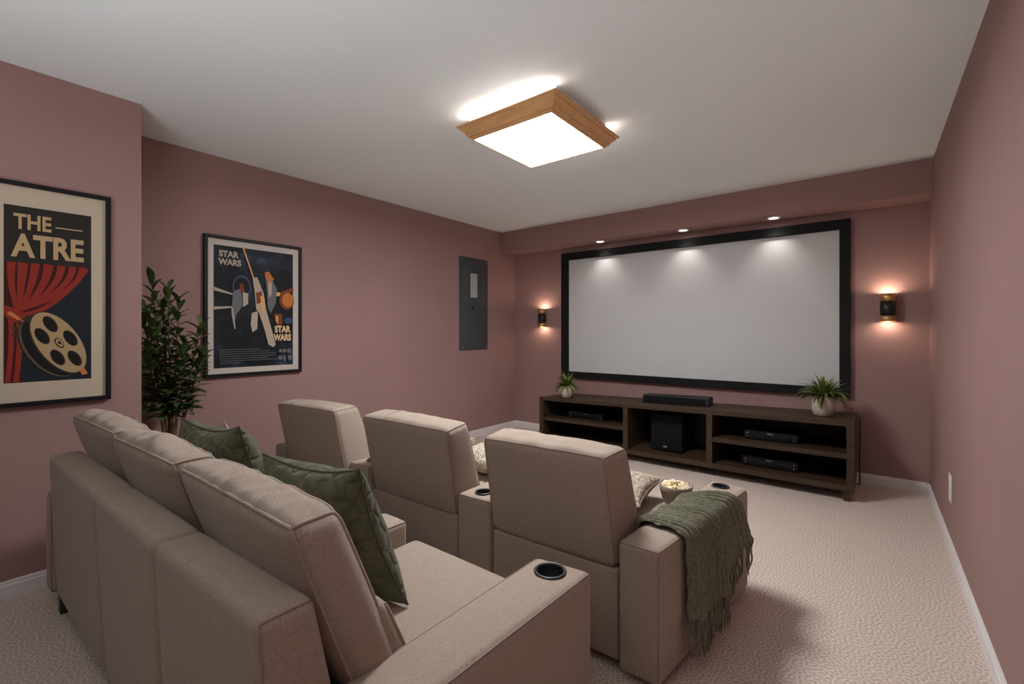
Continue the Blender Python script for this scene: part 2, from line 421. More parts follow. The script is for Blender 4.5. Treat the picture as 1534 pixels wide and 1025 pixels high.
def framed(name, xw, y0, y1, z0, z1, label, fw, matm):
    t = empty(name, (xw, (y0+y1)/2, z0), label, 'framed poster')
    xf = xw+.036; bm = bmesh.new(); rings = []
    for d, x in ((0, xw+.001), (0, xf-.003), (.003, xf), (fw-.003, xf), (fw, xf-.003), (fw, xw+.012), (0.001, xw+.001)):
        rings.append([bm.verts.new((x, a, b)) for a, b in ((y0+d, z0+d), (y1-d, z0+d), (y1-d, z1-d), (y0+d, z1-d))])
    for A, B in zip(rings, rings[1:]):
        for k in range(4): bm.faces.new((A[k], A[(k+1) % 4], B[(k+1) % 4], B[k]))
    mk('frame', bm, M_FRAME, t, smooth=False)
    bm = bmesh.new(); box(bm, (xw+.012, y0+fw-.002, z0+fw-.002), (xw+.020, y1-fw+.002, z1-fw+.002)); mk('mat_board', bm, matm, t, smooth=False)
    return t
def ribbon(p0, p1, p2, w0, w1, n=14, c0=None):
    L_, R_ = [], []
    for i in range(n+1):
        s = i/n; a = Vector(p0).lerp(Vector(p1), s).lerp(Vector(p1).lerp(Vector(p2), s), s)
        d = (Vector(p1)-Vector(p0)).lerp(Vector(p2)-Vector(p1), s).normalized(); nn = Vector((-d.y, d.x)); w = w0*(1-s)+w1*s
        L_.append(tuple(a+nn*w)); R_.append(tuple(a-nn*w))
    return L_+R_[::-1]
def theatre_poster():
    t = framed('framed_poster', WP, -.27, .675, 1.041, 2.283, 'black framed vintage theatre poster with red curtain and film reel, wide cream mat', .024, M_MAT)
    y0, y1, z0, z1 = -.15, .586, 1.174, 2.150; x = WP+.0205
    y0 = .233
    cols = [lin((44, 40, 37)), lin((182, 155, 116)), lin((138, 46, 34)), lin((62, 22, 20)), lin((30, 36, 42)), lin((172, 144, 108)), lin((26, 25, 24)), lin((92, 78, 60)), lin((60, 50, 42)), lin((196, 120, 70))]
    mats = [new_mat('theatre_print_%s' % k, c, .7, 0, .2) for k, c in zip(('charcoal', 'cream', 'red', 'maroon', 'navy', 'tan', 'black', 'bronze', 'umber', 'orange'), cols)]
    bm = bmesh.new(); e = [x]
    def nx(): e[0] += .00012; return e[0]
    box(bm, (WP+.0195, y0, z0), (x, y1, z1), 0)
    pv(bm, [(y0, z0), (y1, z0), (y1, 1.83), (y0, 1.845)], nx(), 4)
    # curtain swept to the left
    pv(bm, [(.233, 1.84), (.565, 1.832), (.53, 1.745), (.47, 1.66), (.40, 1.60), (.31, 1.545), (.233, 1.56)], nx(), 3)
    for ya, w in ((.262, .016), (.305, .02), (.352, .018), (.405, .02), (.457, .017), (.505, .016), (.548, .016)):
        pv(bm, ribbon((ya, 1.838), (ya-.01+.02*(ya-.233), 1.70), (.285+.05*(ya-.25), 1.565+.05*(ya-.3)), w, .008), nx(), 2)
    pv(bm, ribbon((.30, 1.55), (.42, 1.56), (.565, 1.83), .012, .012), nx(), 2)
    pv(bm, [(.233, 1.60), (.29, 1.58), (.33, 1.50), (.315, 1.475), (.27, 1.49), (.233, 1.55)], nx(), 2)
    pv(bm, ribbon((.25, 1.56), (.29, 1.53), (.325, 1.475), .01, .006), nx(), 9)
    pv(bm, [(.233, 1.53), (.30, 1.49), (.30, 1.40), (.29, 1.24), (.31, z0), (.233, z0)], nx(), 3)
    for ya, w in ((.247, .010), (.278, .011)):
        pv(bm, ribbon((ya+.012, 1.52), (ya+.02, 1.40), (ya, z0+.003), w, w), nx(), 2)
    # film reel
    th = math.radians(-64); 
    pv(bm, ell(.400, 1.362, .182, .096, th), nx(), 6)
    pv(bm, ell(.408, 1.366, .186, .099, th), nx(), 7)
    pv(bm, ell(.415, 1.370, .184, .096, th), nx(), 6)
    for k in range(7):
        a = 2.3+k*.28; c = (.41+.19*math.cos(a)*math.cos(th)-.1*math.sin(a)*math.sin(th)-.012, 1.36+.19*math.cos(a)*math.sin(th)+.1*math.sin(a)*math.cos(th)-.01)
        pv(bm, ell(c[0], c[1], .016, .008, th+.5, 12), nx(), 8)
    pv(bm, ell(.446, 1.388, .196, .094, th), nx(), 8)
    pv(bm, ell(.448, 1.390, .190, .090, th), nx(), 5)
    for k in range(5):
        a = .35+k*2*PI/5; cy = .448+.118*math.cos(a)*math.cos(th)-.054*math.sin(a)*math.sin(th); cz = 1.39+.118*math.cos(a)*math.sin(th)+.054*math.sin(a)*math.cos(th)
        pv(bm, ell(cy, cz, .050, .025, th), nx(), 8); pv(bm, ell(cy-.002, cz+.001, .046, .0215, th), nx(), 6)
    pv(bm, ell(.448, 1.39, .032, .016, th), nx(), 8); pv(bm, ell(.449, 1.391, .024, .012, th), nx(), 5); pv(bm, ell(.449, 1.391, .011, .006, th), nx(), 6)
    pv(bm, [(.535, 1.225), (.552, 1.245), (.57, 1.205), (.545, 1.198)], nx(), 9)
    text_pts(bm, 'THE', nx(), .268, .416, 2.022, 2.108, 1, .03)
    pv(bm, [(.432, 2.05), (.547, 2.05), (.547, 2.057), (.432, 2.057)], nx(), 1)
    text_pts(bm, 'ATRE', nx(), .258, .552, 1.868, 1.998, 1, .035)
    mk_flat('print', bm, mats, t)
theatre_poster()
def space_poster():
    t = framed('framed_poster', WL, 1.364, 2.177, 1.074, 2.262, 'black framed dark blue space film poster with pale mat, beside the tall plant', .027, M_MAT2)
    y0, y1, z0, z1 = 1.436, 2.097, 1.149, 2.183; x = WL+.0205
    neb = new_mat('space_print_nebula', (.01, .012, .018), .6, 0, .25); v = coords(neb)
    L(neb, ramp(neb, noise_tex(neb, v, 3.4, 4), [(.47, (.005, .006, .008)), (.60, (.014, .022, .036)), (.74, (.06, .095, .15))]), bsdf(neb).inputs['Base Color'])
    names = ('pale', 'cream', 'orange', 'rust', 'blue', 'grey', 'black', 'amber')
    cols = ((178, 162, 146), (214, 186, 140), (190, 112, 50), (120, 62, 26), (52, 74, 104), (104, 104, 108), (12, 12, 14), (226, 160, 84))
    mats = [neb]+[new_mat('space_print_'+k, lin(c), .6, 0, .25) for k, c in zip(names, cols)]
    bm = bmesh.new(); e = [x]
    def nx(): e[0] += .00012; return e[0]
    box(bm, (WL+.0195, y0, z0), (x, y1, z1), 0)
    rnd = random.Random(3)
    for i in range(60):
        pv(bm, ell(rnd.uniform(y0+.02, y1-.02), rnd.uniform(1.40, z1-.02), .0022, .0022, 0, 6), nx(), 6 if i % 3 else 1)
    # blue glow arc and planet
    for r, mi in ((.105, 5), (.088, 7)): pv(bm, ell(1.65, 1.84, r*.72, r, 0), nx(), mi)
    pv(bm, ell(2.035, 1.745, .068, .082, 0), nx(), 4); pv(bm, ell(2.045, 1.752, .052, .066, 0), nx(), 3)
    pv(bm, [(1.93, 1.80), (2.097, 1.875), (2.097, 1.835), (1.945, 1.785)], nx(), 4)
    pv(bm, ell(1.955, 1.80, .022, .018, .5), nx(), 8)
    # light streaks
    pv(bm, [(1.648, 2.183), (1.672, 2.183), (1.752, 1.93), (1.735, 1.925)], nx(), 4); pv(bm, [(1.656, 2.183), (1.666, 2.183), (1.748, 1.935), (1.742, 1.93)], nx(), 2)
    pv(bm, [(y0, 1.83), (y0, 1.80), (1.60, 1.765), (1.60, 1.775)], nx(), 1)
    pv(bm, [(y0, 1.665), (y0, 1.64), (1.60, 1.665), (1.60, 1.675)], nx(), 1)
    # abstract craft and drifting shards
    pv(bm, [(1.735, 1.93), (1.775, 1.94), (1.83, 1.80), (1.85, 1.66), (1.81, 1.60), (1.765, 1.66), (1.755, 1.80)], nx(), 1)
    pv(bm, [(1.785, 1.64), (1.85, 1.66), (1.935, 1.34), (1.915, 1.315), (1.87, 1.34), (1.845, 1.45)], nx(), 1)
    pv(bm, [(1.765, 1.80), (1.815, 1.82), (1.815, 1.72), (1.77, 1.70)], nx(), 4)
    pv(bm, [(1.80, 1.78), (1.835, 1.76), (1.835, 1.62), (1.815, 1.62)], nx(), 8)
    pv(bm, [(1.84, 1.97), (1.89, 1.95), (1.945, 1.85), (1.935, 1.72), (1.89, 1.62), (1.865, 1.68), (1.855, 1.84)], nx(), 6)
    pv(bm, [(1.84, 1.99), (1.875, 2.0), (1.92, 1.93), (1.88, 1.90), (1.845, 1.94)], nx(), 3)
    pv(bm, [(1.865, 1.90), (1.90, 1.905), (1.90, 1.80), (1.875, 1.76)], nx(), 1)
    pv(bm, [(1.58, 1.80), (1.64, 1.83), (1.655, 1.68), (1.605, 1.60), (1.585, 1.50), (1.565, 1.60)], nx(), 6)
    pv(bm, [(1.655, 1.80), (1.70, 1.79), (1.70, 1.70), (1.66, 1.67)], nx(), 1)
    pv(bm, [(1.63, 1.86), (1.655, 1.88), (1.67, 1.80), (1.64, 1.79)], nx(), 4)
    pv(bm, [(1.565, 1.66), (1.58, 1.66), (1.60, 1.48), (1.59, 1.48)], nx(), 1)
    pv(bm, [(1.73, 1.62), (1.78, 1.64), (1.775, 1.48), (1.735, 1.45), (1.72, 1.52)], nx(), 1)
    pv(bm, [(1.92, 1.62), (1.99, 1.62), (1.995, 1.53), (1.96, 1.50), (1.93, 1.55)], nx(), 4)
    pv(bm, [(1.935, 1.60), (1.955, 1.60), (1.955, 1.53), (1.94, 1.55)], nx(), 8)
    pv(bm, ell(2.05, 1.56, .04, .03, 0), nx(), 5)
    text_pts(bm, 'STAR', nx(), 1.472, 1.625, 2.086, 2.142, 1, .05); text_pts(bm, 'WARS', nx(), 1.466, 1.644, 2.018, 2.074, 1, .05)
    text_pts(bm, 'STAR', nx(), 1.925, 2.07, 1.448, 1.512, 2, .05); text_pts(bm, 'WARS', nx(), 1.915, 2.074, 1.372, 1.436, 2, .05)
    # credit block: fine grey strokes
    for r in range(7):
        y = 1.475; zz = 1.300-.019*r; end = (1.80, 1.87, 1.93, 1.91, 1.86, 1.93, 1.62)[r]
        while y < end:
            w = rnd.uniform(.006, .02); pv(bm, [(y, zz), (y+w, zz), (y+w, zz+.007), (y, zz+.007)], nx(), 6); y += w+.005
    for (a, b, c, d) in ((1.955, 1.985, 1.265, 1.295), (1.99, 2.02, 1.265, 1.295), (2.03, 2.06, 1.262, 1.297), (1.95, 1.985, 1.20, 1.235), (1.995, 2.015, 1.19, 1.235), (2.04, 2.07, 1.195, 1.235)):
        pv(bm, [(a, c), (b, c), (b, d), (a, d)], nx(), 6)
    mk_flat('print', bm, mats, t)
space_poster()

# ------------------------------------------------------------------ electrical panel
def elec_panel():
    y0, y1, z0, z1 = 4.328, 4.887, 1.2115, 2.466
    t = empty('electrical_panel', (WL, (y0+y1)/2, z0), 'tall dark grey electrical panel cover on the left wall', 'electrical panel')
    mk('cover', bbox((WL, y0, z0), (WL+.018, y1, z1), .004), M_PANEL, t)
    mk('door', bbox((WL+.018, y0+.03, z0+.10), (WL+.024, y1-.07, z1-.09), .002), M_PANEL, t)
    bm = bmesh.new(); box(bm, (WL+.024, 4.505, 1.915), (WL+.0275, 4.665, 2.265)); mk('label_window', bm, M_BLACK, t, smooth=False)
    o = bmesh.new(); box(o, (WL+.0275, 4.515, 1.925), (WL+.029, 4.655, 2.255))
    for (a, b, c, d) in ((4.53, 4.58, 2.215, 2.222), (4.60, 4.64, 2.215, 2.222), (4.53, 4.56, 2.19, 2.196), (4.58, 4.63, 2.19, 2.196), (4.52, 4.65, 2.10, 2.104), (4.54, 4.565, 2.045, 2.075), (4.58, 4.64, 2.03, 2.036), (4.60, 4.64, 1.945, 1.95)):
        box(o, (WL+.029, a, c), (WL+.0293, b, d), 1)
    mk('label_card', o, [M_LABEL, M_GREY], t, smooth=False)
    def knob(y, z, r, name, m):
        bm = bmesh.new(); lathe(bm, [(.0005, .010), (r*.7, .010), (r, .006), (r, 0)], (0, 0, 0), 16)
        bmesh.ops.rotate(bm, verts=bm.verts, cent=(0, 0, 0), matrix=Matrix.Rotation(PI/2, 3, 'Y')); bmesh.ops.translate(bm, verts=bm.verts, vec=(WL+.018, y, z)); mk(name, bm, m, t)
    for y in (y0+.03, y1-.03):
        for z in (z0+.035, z1-.035): knob(y, z, .010, 'screw', M_STEEL)
    knob(4.565, 1.79, .026, 'latch', M_BLACK); knob(y1-.03, 1.81, .008, 'screw', M_STEEL)
    bm = bmesh.new(); box(bm, (WL+.018, y0+.035, 1.83), (WL+.03, y0+.055, 1.89)); mk('hinge', bm, M_PANEL, t, smooth=False)
elec_panel()

# ------------------------------------------------------------------ wall outlet
def outlet():
    y0, y1, z0, z1 = 4.09, 4.20, .335, .515
    t = empty('wall_outlet', (WR, (y0+y1)/2, z0), 'white wall outlet plate low on the right wall', 'wall outlet')
    mk('cover_plate', bbox((WR-.007, y0, z0), (WR, y1, z1), .003), M_PLASTIC, t)
    for zc in (.385, .465):
        bm = bbox((WR-.010, y0+.03, zc-.025), (WR-.006, y1-.03, zc+.025), .002); o = mk('socket', bm, M_PLASTIC, t)
        bm = bmesh.new()
        for dy in (-.012, .012): box(bm, (WR-.0105, (y0+y1)/2+dy-.002, zc-.008), (WR-.0095, (y0+y1)/2+dy+.002, zc+.010))
        mk('slots', bm, M_BLACK, o, smooth=False)
    bm = bmesh.new(); lathe(bm, [(.0005, .004), (.004, .003), (.005, 0)], (0, 0, 0), 12)
    bmesh.ops.rotate(bm, verts=bm.verts, cent=(0, 0, 0), matrix=Matrix.Rotation(-PI/2, 3, 'Y')); bmesh.ops.translate(bm, verts=bm.verts, vec=(WR-.007, (y0+y1)/2, .425)); mk('screw', bm, M_STEEL, t)
outlet()

# ------------------------------------------------------------------ media console (wedge-true to the photograph: slightly lower at its left end)
CX0, CX1, CY0, CY1 = -3.352, -.106, 4.82, 5.52
def wz(x, y, z):
    return z*(1+.035*(x-CX1))*(1-.036*(y-CY0)/.7)
def warp(bm):
    for v in bm.verts: v.co.z = wz(v.co.x, v.co.y, v.co.z)
    return bm
def console():
    t = empty('media_console', ((CX0+CX1)/2, (CY0+CY1)/2, 0), 'long low dark walnut media console with open shelves under the screen', 'media console')
    def pc(name, a, b, bev=.003):
        bm = bmesh.new(); n = 10; 
        xs = [a[0]+(b[0]-a[0])*i/n for i in range(n+1)] if b[0]-a[0] > .5 else [a[0], b[0]]
        rows = [[bm.verts.new((x, y, z)) for y, z in ((a[1], a[2]), (b[1], a[2]), (b[1], b[2]), (a[1], b[2]))] for x in xs]
        for A, B in zip(rows, rows[1:]):
            for k in range(4): bm.faces.new((A[k], A[(k+1) % 4], B[(k+1) % 4], B[k]))
        bm.faces.new(rows[0][::-1]); bm.faces.new(rows[-1])
        mk(name, warp(bm), M_WALNUT, t, smooth=False)
    pc('top', (CX0, CY0, .650), (CX1, CY1, .697))
    pc('bottom_board', (CX0, CY0+.002, .090), (CX1, CY1-.01, .142))
    pc('side_panel', (CX0+.001, CY0+.002, .142), (CX0+.055, CY1-.01, .65)); pc('side_panel', (CX1-.058, CY0+.002, .142), (CX1-.001, CY1-.01, .65))
    pc('divider', (-2.203, CY0+.002, .142), (-2.147, CY1-.02, .65)); pc('divider', (-1.305, CY0+.002, .142), (-1.249, CY1-.02, .65))
    pc('back_panel', (CX0+.055, CY1-.02, .142), (CX1-.058, CY1-.008, .65))
    pc('shelf', (CX0+.055, CY0+.01, .368), (-2.203, CY1-.02, .412)); pc('shelf', (-1.249, CY0+.01, .368), (CX1-.058, CY1-.02, .412))
    for x in (CX0+.03, CX1-.085):
        for y in (CY0+.02, CY1-.09):
            bm = bmesh.new(); a, b = .055, .046
            vs = [bm.verts.new(p) for p in ((x+.005, y+.005, 0), (x+b, y+.005, 0), (x+b, y+b, 0), (x+.005, y+b, 0), (x, y, .09), (x+a, y, .09), (x+a, y+a, .09), (x, y+a, .09))]
            for f in ((0,3,2,1),(4,5,6,7),(0,1,5,4),(1,2,6,5),(2,3,7,6),(3,0,4,7)): bm.faces.new([vs[i] for i in f])
            mk('leg', warp(bm), M_WALNUT, t, smooth=False)
console()
def cable():
    bm = bmesh.new(); x = CX1+.022
    tube(bm, [(x, 5.47, .64), (x+.004, 5.46, .45), (x-.002, 5.45, .25), (x+.002, 5.42, .08), (x+.002, 5.40, .014), (x-.03, 5.42, .008), (x-.07, 5.47, .008)], .006, 8)
    tag(mk('power_cable', bm, M_BLACK), 'thin black cable hanging down the right end of the media console', 'cable')
cable()

def player(x0, x1, yf, zb, h, label, dep=.26):
    """slim black player standing on a shelf"""
    x = (x0+x1)/2; z = wz(x, yf+.1, zb)+.004
    t = empty('disc_player', (x, yf+dep/2, z), label, 'disc player', 'slim black players on the console shelves')
    mk('case', bbox((x0, yf+.008, z+.008), (x1, yf+dep, z+h), .004), M_ELEC, t)
    mk('front_panel', bbox((x0-.002, yf, z+.006), (x1+.002, yf+.008, z+h+.001), .002), M_ELEC, t)
    bm = bmesh.new(); box(bm, (x0+.07, yf-.0012, z+h*.55), (x1-.07, yf, z+h*.60)); mk('disc_tray', bm, M_BLACK, t, smooth=False)
    def dot(px, pz, r, name, m):
        bm = bmesh.new(); lathe(bm, [(.0003, .003), (r*.8, .003), (r, 0)], (0, 0, 0), 12)
        bmesh.ops.rotate(bm, verts=bm.verts, cent=(0, 0, 0), matrix=Matrix.Rotation(PI/2, 3, 'X')); bmesh.ops.translate(bm, verts=bm.verts, vec=(px, yf, pz)); mk(name, bm, m, t)
    dot(x0+.03, z+h*.68, .006, 'button', M_WHITEMARK); dot(x0+.03, z+h*.34, .005, 'button', M_GREY)
    dot(x1-.03, z+h*.68, .005, 'button', M_GREY); dot(x1-.03, z+h*.34, .006, 'button', M_GREY)
    bm = bmesh.new()
    for k in range(6): box(bm, (x-.024+k*.008, yf-.0015, z+h*.74), (x-.018+k*.008, yf, z+h*.82))
    mk('badge', bm, M_WHITEMARK, t, smooth=False)
    for a in (x0+.03, x1-.03):
        for b in (yf+.04, yf+dep-.04):
            bm = bmesh.new(); lathe(bm, [(.012, -.004), (.012, .009)], (a, b, z), 12, cap0=True, cap1=True); mk('foot', bm, M_BLACK, t)
player(-3.02, -2.545, 5.0, .412, .078, 'slim black player on the left upper shelf of the console')
player(-.99, -.535, 4.98, .412, .085, 'slim black player on the right upper shelf of the console')
player(-1.005, -.535, 4.97, .142, .092, 'slim black player on the bottom board, right bay of the console, under another player')

def subwoofer():
    x0, x1, yf, yb = -1.945, -1.60, 4.99, 5.40; z = wz(-1.77, 5.1, .142)+.012; h = .40
    t = empty('subwoofer', ((x0+x1)/2, (yf+yb)/2, z), 'black boxy subwoofer in the middle bay of the console', 'subwoofer')
    mk('cabinet', bbox((x0, yf+.02, z), (x1, yb, z+h), .006), M_ELEC, t)
    mk('grille', bbox((x0+.003, yf, z+.003), (x1-.003, yf+.02, z+h-.003), .006), M_CLOTHBLK, t)
    bm = bmesh.new(); xc = (x0+x1)/2-.01
    for k in (-1, 1):
        tube(bm, [(xc+k*.011+.008*math.cos(a), yf-.001, z+.045+.008*math.sin(a)) for a in (2*PI*i/12 for i in range(12))], .0022, 5, closed=True)
    mk('badge', bm, M_WHITEMARK, t)
    for a in (x0+.04, x1-.04):
        for b in (yf+.05, yb-.05):
            bm = bmesh.new(); lathe(bm, [(.016, -.012), (.016, .002)], (a, b, z), 12, cap0=True, cap1=True); mk('foot', bm, M_BLACK, t)
subwoofer()

def soundbar():
    x0, x1, yf, yb = -2.07, -1.345, 5.06, 5.24; zl = wz(x0, 5.15, .697)+.001; zr = wz(x1, 5.15, .697)+.001; h = .092
    t = empty('soundbar', ((x0+x1)/2, (yf+yb)/2, zl), 'black rectangular soundbar lying on top of the media console', 'soundbar')
    b = RB(C8((x0,yf,zl),(x1,yf,zr),(x0,yb,zl),(x1,yb,zr),(x0,yf+.012,zl+h),(x1,yf+.012,zr+h),(x0,yb,zl+h),(x1,yb,zr+h)), .008); bm = bmesh.new(); b.build(bm, .08); mk('body', bm, M_ELEC, t)
    bm = bmesh.new(); g = RB(C8((x0+.035,yf-.004,zl+.006),(x1-.035,yf-.004,zr+.006),(x0+.035,yf+.01,zl+.006),(x1-.035,yf+.01,zr+.006),(x0+.035,yf+.006,zl+h-.01),(x1-.035,yf+.006,zr+h-.01),(x0+.035,yf+.02,zl+h-.01),(x1-.035,yf+.02,zr+h-.01)), .004); g.build(bm, .08); mk('grille', bm, M_CLOTHBLK, t)
soundbar()

# ------------------------------------------------------------------ small potted plants on the console
def blade(bm, base, az, el, ln, w, droop, n=7):
    d = Vector((math.cos(az), math.sin(az), 0)); s = Vector((-math.sin(az), math.cos(az), 0)); p = Vector(base); a = el; rows = []
    for i in range(n+1):
        f = i/n; ww = w*(math.sin(PI*min(1, .18+f*.82))**.8)*(1 if f < .5 else 1)
        if i == n: ww = .0006
        nrm = d*(-math.sin(a))+Vector((0, 0, 1))*math.cos(a)
        rows.append([bm.verts.new(p-s*ww+nrm*ww*.35), bm.verts.new(p), bm.verts.new(p+s*ww+nrm*ww*.35)])
        p = p+(d*math.cos(a)+Vector((0, 0, math.sin(a))))*(ln/n); a -= droop/n
    for A, B in zip(rows, rows[1:]):
        for k in range(2): bm.faces.new((A[k], A[k+1], B[k+1], B[k]))
def pot_plant(x, y, R, hp, ln, seed, label, nl=64):
    z = wz(x, y, .697)+.001; rnd = random.Random(seed)
    t = empty('potted_plant', (x, y, z), label, 'potted plant', 'small potted plants on the console')
    bm = bmesh.new()
    lathe(bm, [(.001, 0), (R*.62, 0), (R*.74, .006), (R*.93, hp*.28), (R, hp*.52), (R*.96, hp*.8), (R*.86, hp*.985), (R*.82, hp), (R*.78, hp*.985), (R*.8, hp*.86), (.001, hp*.86)], (x, y, z), 40); mk('pot', bm, M_POT, t)
    bm = bmesh.new(); lathe(bm, [(.001, hp*.89), (R*.8, hp*.88)], (x, y, z), 24); mk('soil', bm, M_SOIL, t)
    bm = bmesh.new()
    for i in range(nl):
        az = i*2.39996+rnd.uniform(-.2, .2); f = (i+.5)/nl; el = math.radians(80-62*f+rnd.uniform(-8, 8))
        br = R*.35*f
        blade(bm, (x+br*math.cos(az), y+br*math.sin(az), z+hp*.9), az, el, ln*rnd.uniform(.8, 1.12), ln*.075, rnd.uniform(.7, 1.8)*(.5+f))
    mk('foliage', bm, M_GRASS, t)
pot_plant(-3.046, 4.985, .085, .148, .20, 1, 'small spiky green plant in a cream pot at the left end of the console')
pot_plant(-.347, 5.075, .098, .180, .235, 2, 'small spiky green plant in a cream pot at the right end of the console')

# ------------------------------------------------------------------ tall leafy plant in the left alcove
def tall_plant():
    bx, by = -3.98, 1.06; rnd = random.Random(11)
    t = empty('potted_shrub', (bx, by, 0), 'tall leafy dark green potted shrub in the alcove beside the space poster', 'potted plant')
    bm = bmesh.new(); lathe(bm, [(.001, 0), (.12, 0), (.135, .02), (.165, .34), (.172, .36), (.158, .36), (.15, .32), (.001, .32)], (bx, by, 0), 36); mk('pot', bm, M_POT, t)
    bm = bmesh.new(); lathe(bm, [(.001, .335), (.152, .33)], (bx, by, 0), 24); mk('soil', bm, M_SOIL, t)
    stems = []
    tips = [(-.04, -.10, 1.80), (.03, -.02, 1.76), (.0, .05, 1.68), (-.10, -.02, 1.64), (.06, .17, 1.50), (.10, -.13, 1.52), (-.05, .10, 1.36), (.02, .20, 1.28), (.14, .04, 1.34), (.1, -.16, 1.34), (.04, -.17, 1.60)]
    fol = bmesh.new()
    for k, (dx, dy, hz) in enumerate(tips):
        base = Vector((bx+.02*math.cos(k*2.1), by+.02*math.sin(k*2.1), .33)); tip = Vector((bx+dx, by+dy, hz)); mid = Vector((bx+dx*.30, by+dy*.30, .80+.04*math.sin(k*3)))
        pts = [base.lerp(mid, s).lerp(mid.lerp(tip, s), s) for s in (i/12 for i in range(13))]
        bm = bmesh.new(); tube(bm, pts, [.011-.0075*i/12 for i in range(13)], 7); mk('stem', bm, M_STEM, t)
        n = 40
        for i in range(n):
            f = i/(n-1); s = .48+.52*f if hz > 1.45 else .56+.44*f
            p = base.lerp(mid, s).lerp(mid.lerp(tip, s), s); az = i*2.4+k; el = math.radians(14+50*f**2+rnd.uniform(-10, 14))
            leaf(fol, p, az, el, rnd.uniform(.11, .165)*(1-.2*f), rnd)
    # keep the crown off the walls
    for v in fol.verts:
        if v.co.x < WL+.02: v.co.x = WL+.02+.1*abs(v.co.x-WL)
        if v.co.y < YP+.02: v.co.y = YP+.02+.2*abs(v.co.y-YP)
    mk('foliage', fol, M_LEAF, t)
def leaf(bm, base, az, el, ln, rnd, n=6):
    d = Vector((math.cos(az), math.sin(az), 0)); s = Vector((-math.sin(az), math.cos(az), 0)); p = Vector(base); a = el; rows = []; droop = rnd.uniform(.4, 1.0)
    tw = rnd.uniform(-.3, .3); s = (s*math.cos(tw)+Vector((0, 0, 1))*math.sin(tw))
    for i in range(n+1):
        f = i/n; ww = ln*.19*(math.sin(PI*(.04+.96*f))**.75) if i < n else .0005
        nrm = d*(-math.sin(a))+Vector((0, 0, 1))*math.cos(a)
        rows.append([bm.verts.new(p-s*ww+nrm*ww*.3), bm.verts.new(p), bm.verts.new(p+s*ww+nrm*ww*.3)])
        p = p+(d*math.cos(a)+Vector((0, 0, math.sin(a))))*(ln/n); a -= droop/n
    for A, B in zip(rows, rows[1:]):
        for k in range(2): bm.faces.new((A[k], A[k+1], B[k+1], B[k]))
tall_plant()

# ------------------------------------------------------------------ upholstery
def wrinkle(amp, seed, ax=2, along=0, freq=9.0):
    """soft creases across the top and front of a cushion"""
    def fn(t, d):
        k = max(0, d[ax])
        v = noise.noise(Vector((t[along]*freq+seed, t[1 if along == 0 else 0]*1.1+seed*2, t[2]*1.5)))
        v2 = noise.noise(Vector((t[0]*3+seed*3, t[1]*3, t[2]*3+seed)))
        o = [i for i in range(3) if i != ax]; m = (max(0, math.sin(PI*t[o[0]]))*max(0, math.sin(PI*t[o[1]])))**.6
        return Vector(d)*(amp*(v*k+.3*v2)*m)
    return fn
def cup_holder(x, y, z, R, parent):
    bm = bmesh.new(); lathe(bm, [(R*.80, -.002), (R*.82, .004), (R*.93, .0065), (R, .003), (R*1.0, -.004)], (x, y, z), 40); o = mk('cup_holder', bm, M_CUP, parent)
    bm = bmesh.new(); lathe(bm, [(R*.82, .003), (R*.80, -.004), (R*.78, -.075), (.001, -.075)], (x, y, z), 40); mk('cup_well', bm, M_CUPIN, o)
def cut_hole(o, x, y, z, R):
    """open the upholstery under the ring of a cup holder with a clean round hole"""
    c = Vector((x, y, z))-wloc(o); me = o.data; b = bmesh.new(); b.from_mesh(me); r = R*.92
    top = [f for f in b.faces if f.normal.z > .5 and abs(f.calc_center_median().z-c.z) < .04]
    kill = [f for f in top if all((v.co-c).xy.length < r for v in f.verts)]
    bmesh.ops.delete(b, geom=kill, context='FACES')
    for v in b.verts:
        d = (v.co-c); d.z = 0
        if abs(v.co.z-c.z) < .04 and 1e-6 < d.length < r: v.co += d.normalized()*(r-d.length)
    b.to_mesh(me); b.free()
def arm(parent, C, cup=None, R=.05, puff=(.004, .004, .008), r=.028, pipes=True, step=.03):
    ps = [[(1,0,1),(1,1,1)], [(0,0,1),(0,1,1)], [(0,0,1),(1,0,1)], [(1,0,0),(1,0,1)]] if pipes else ()
    o = soft('arm', C, M_SOFA, parent, r, puff, wrinkle(.003, 2.0), step if cup is None else .02, ps, .0032, M_PIPE)
    if cup:
        b = RB(C, r, puff); x, y = cup; z = max(C[(0,0,1)][2], C[(1,1,1)][2])+.006
        cut_hole(o, x, y, z, R); cup_holder(x, y, z, R, o)
    return o

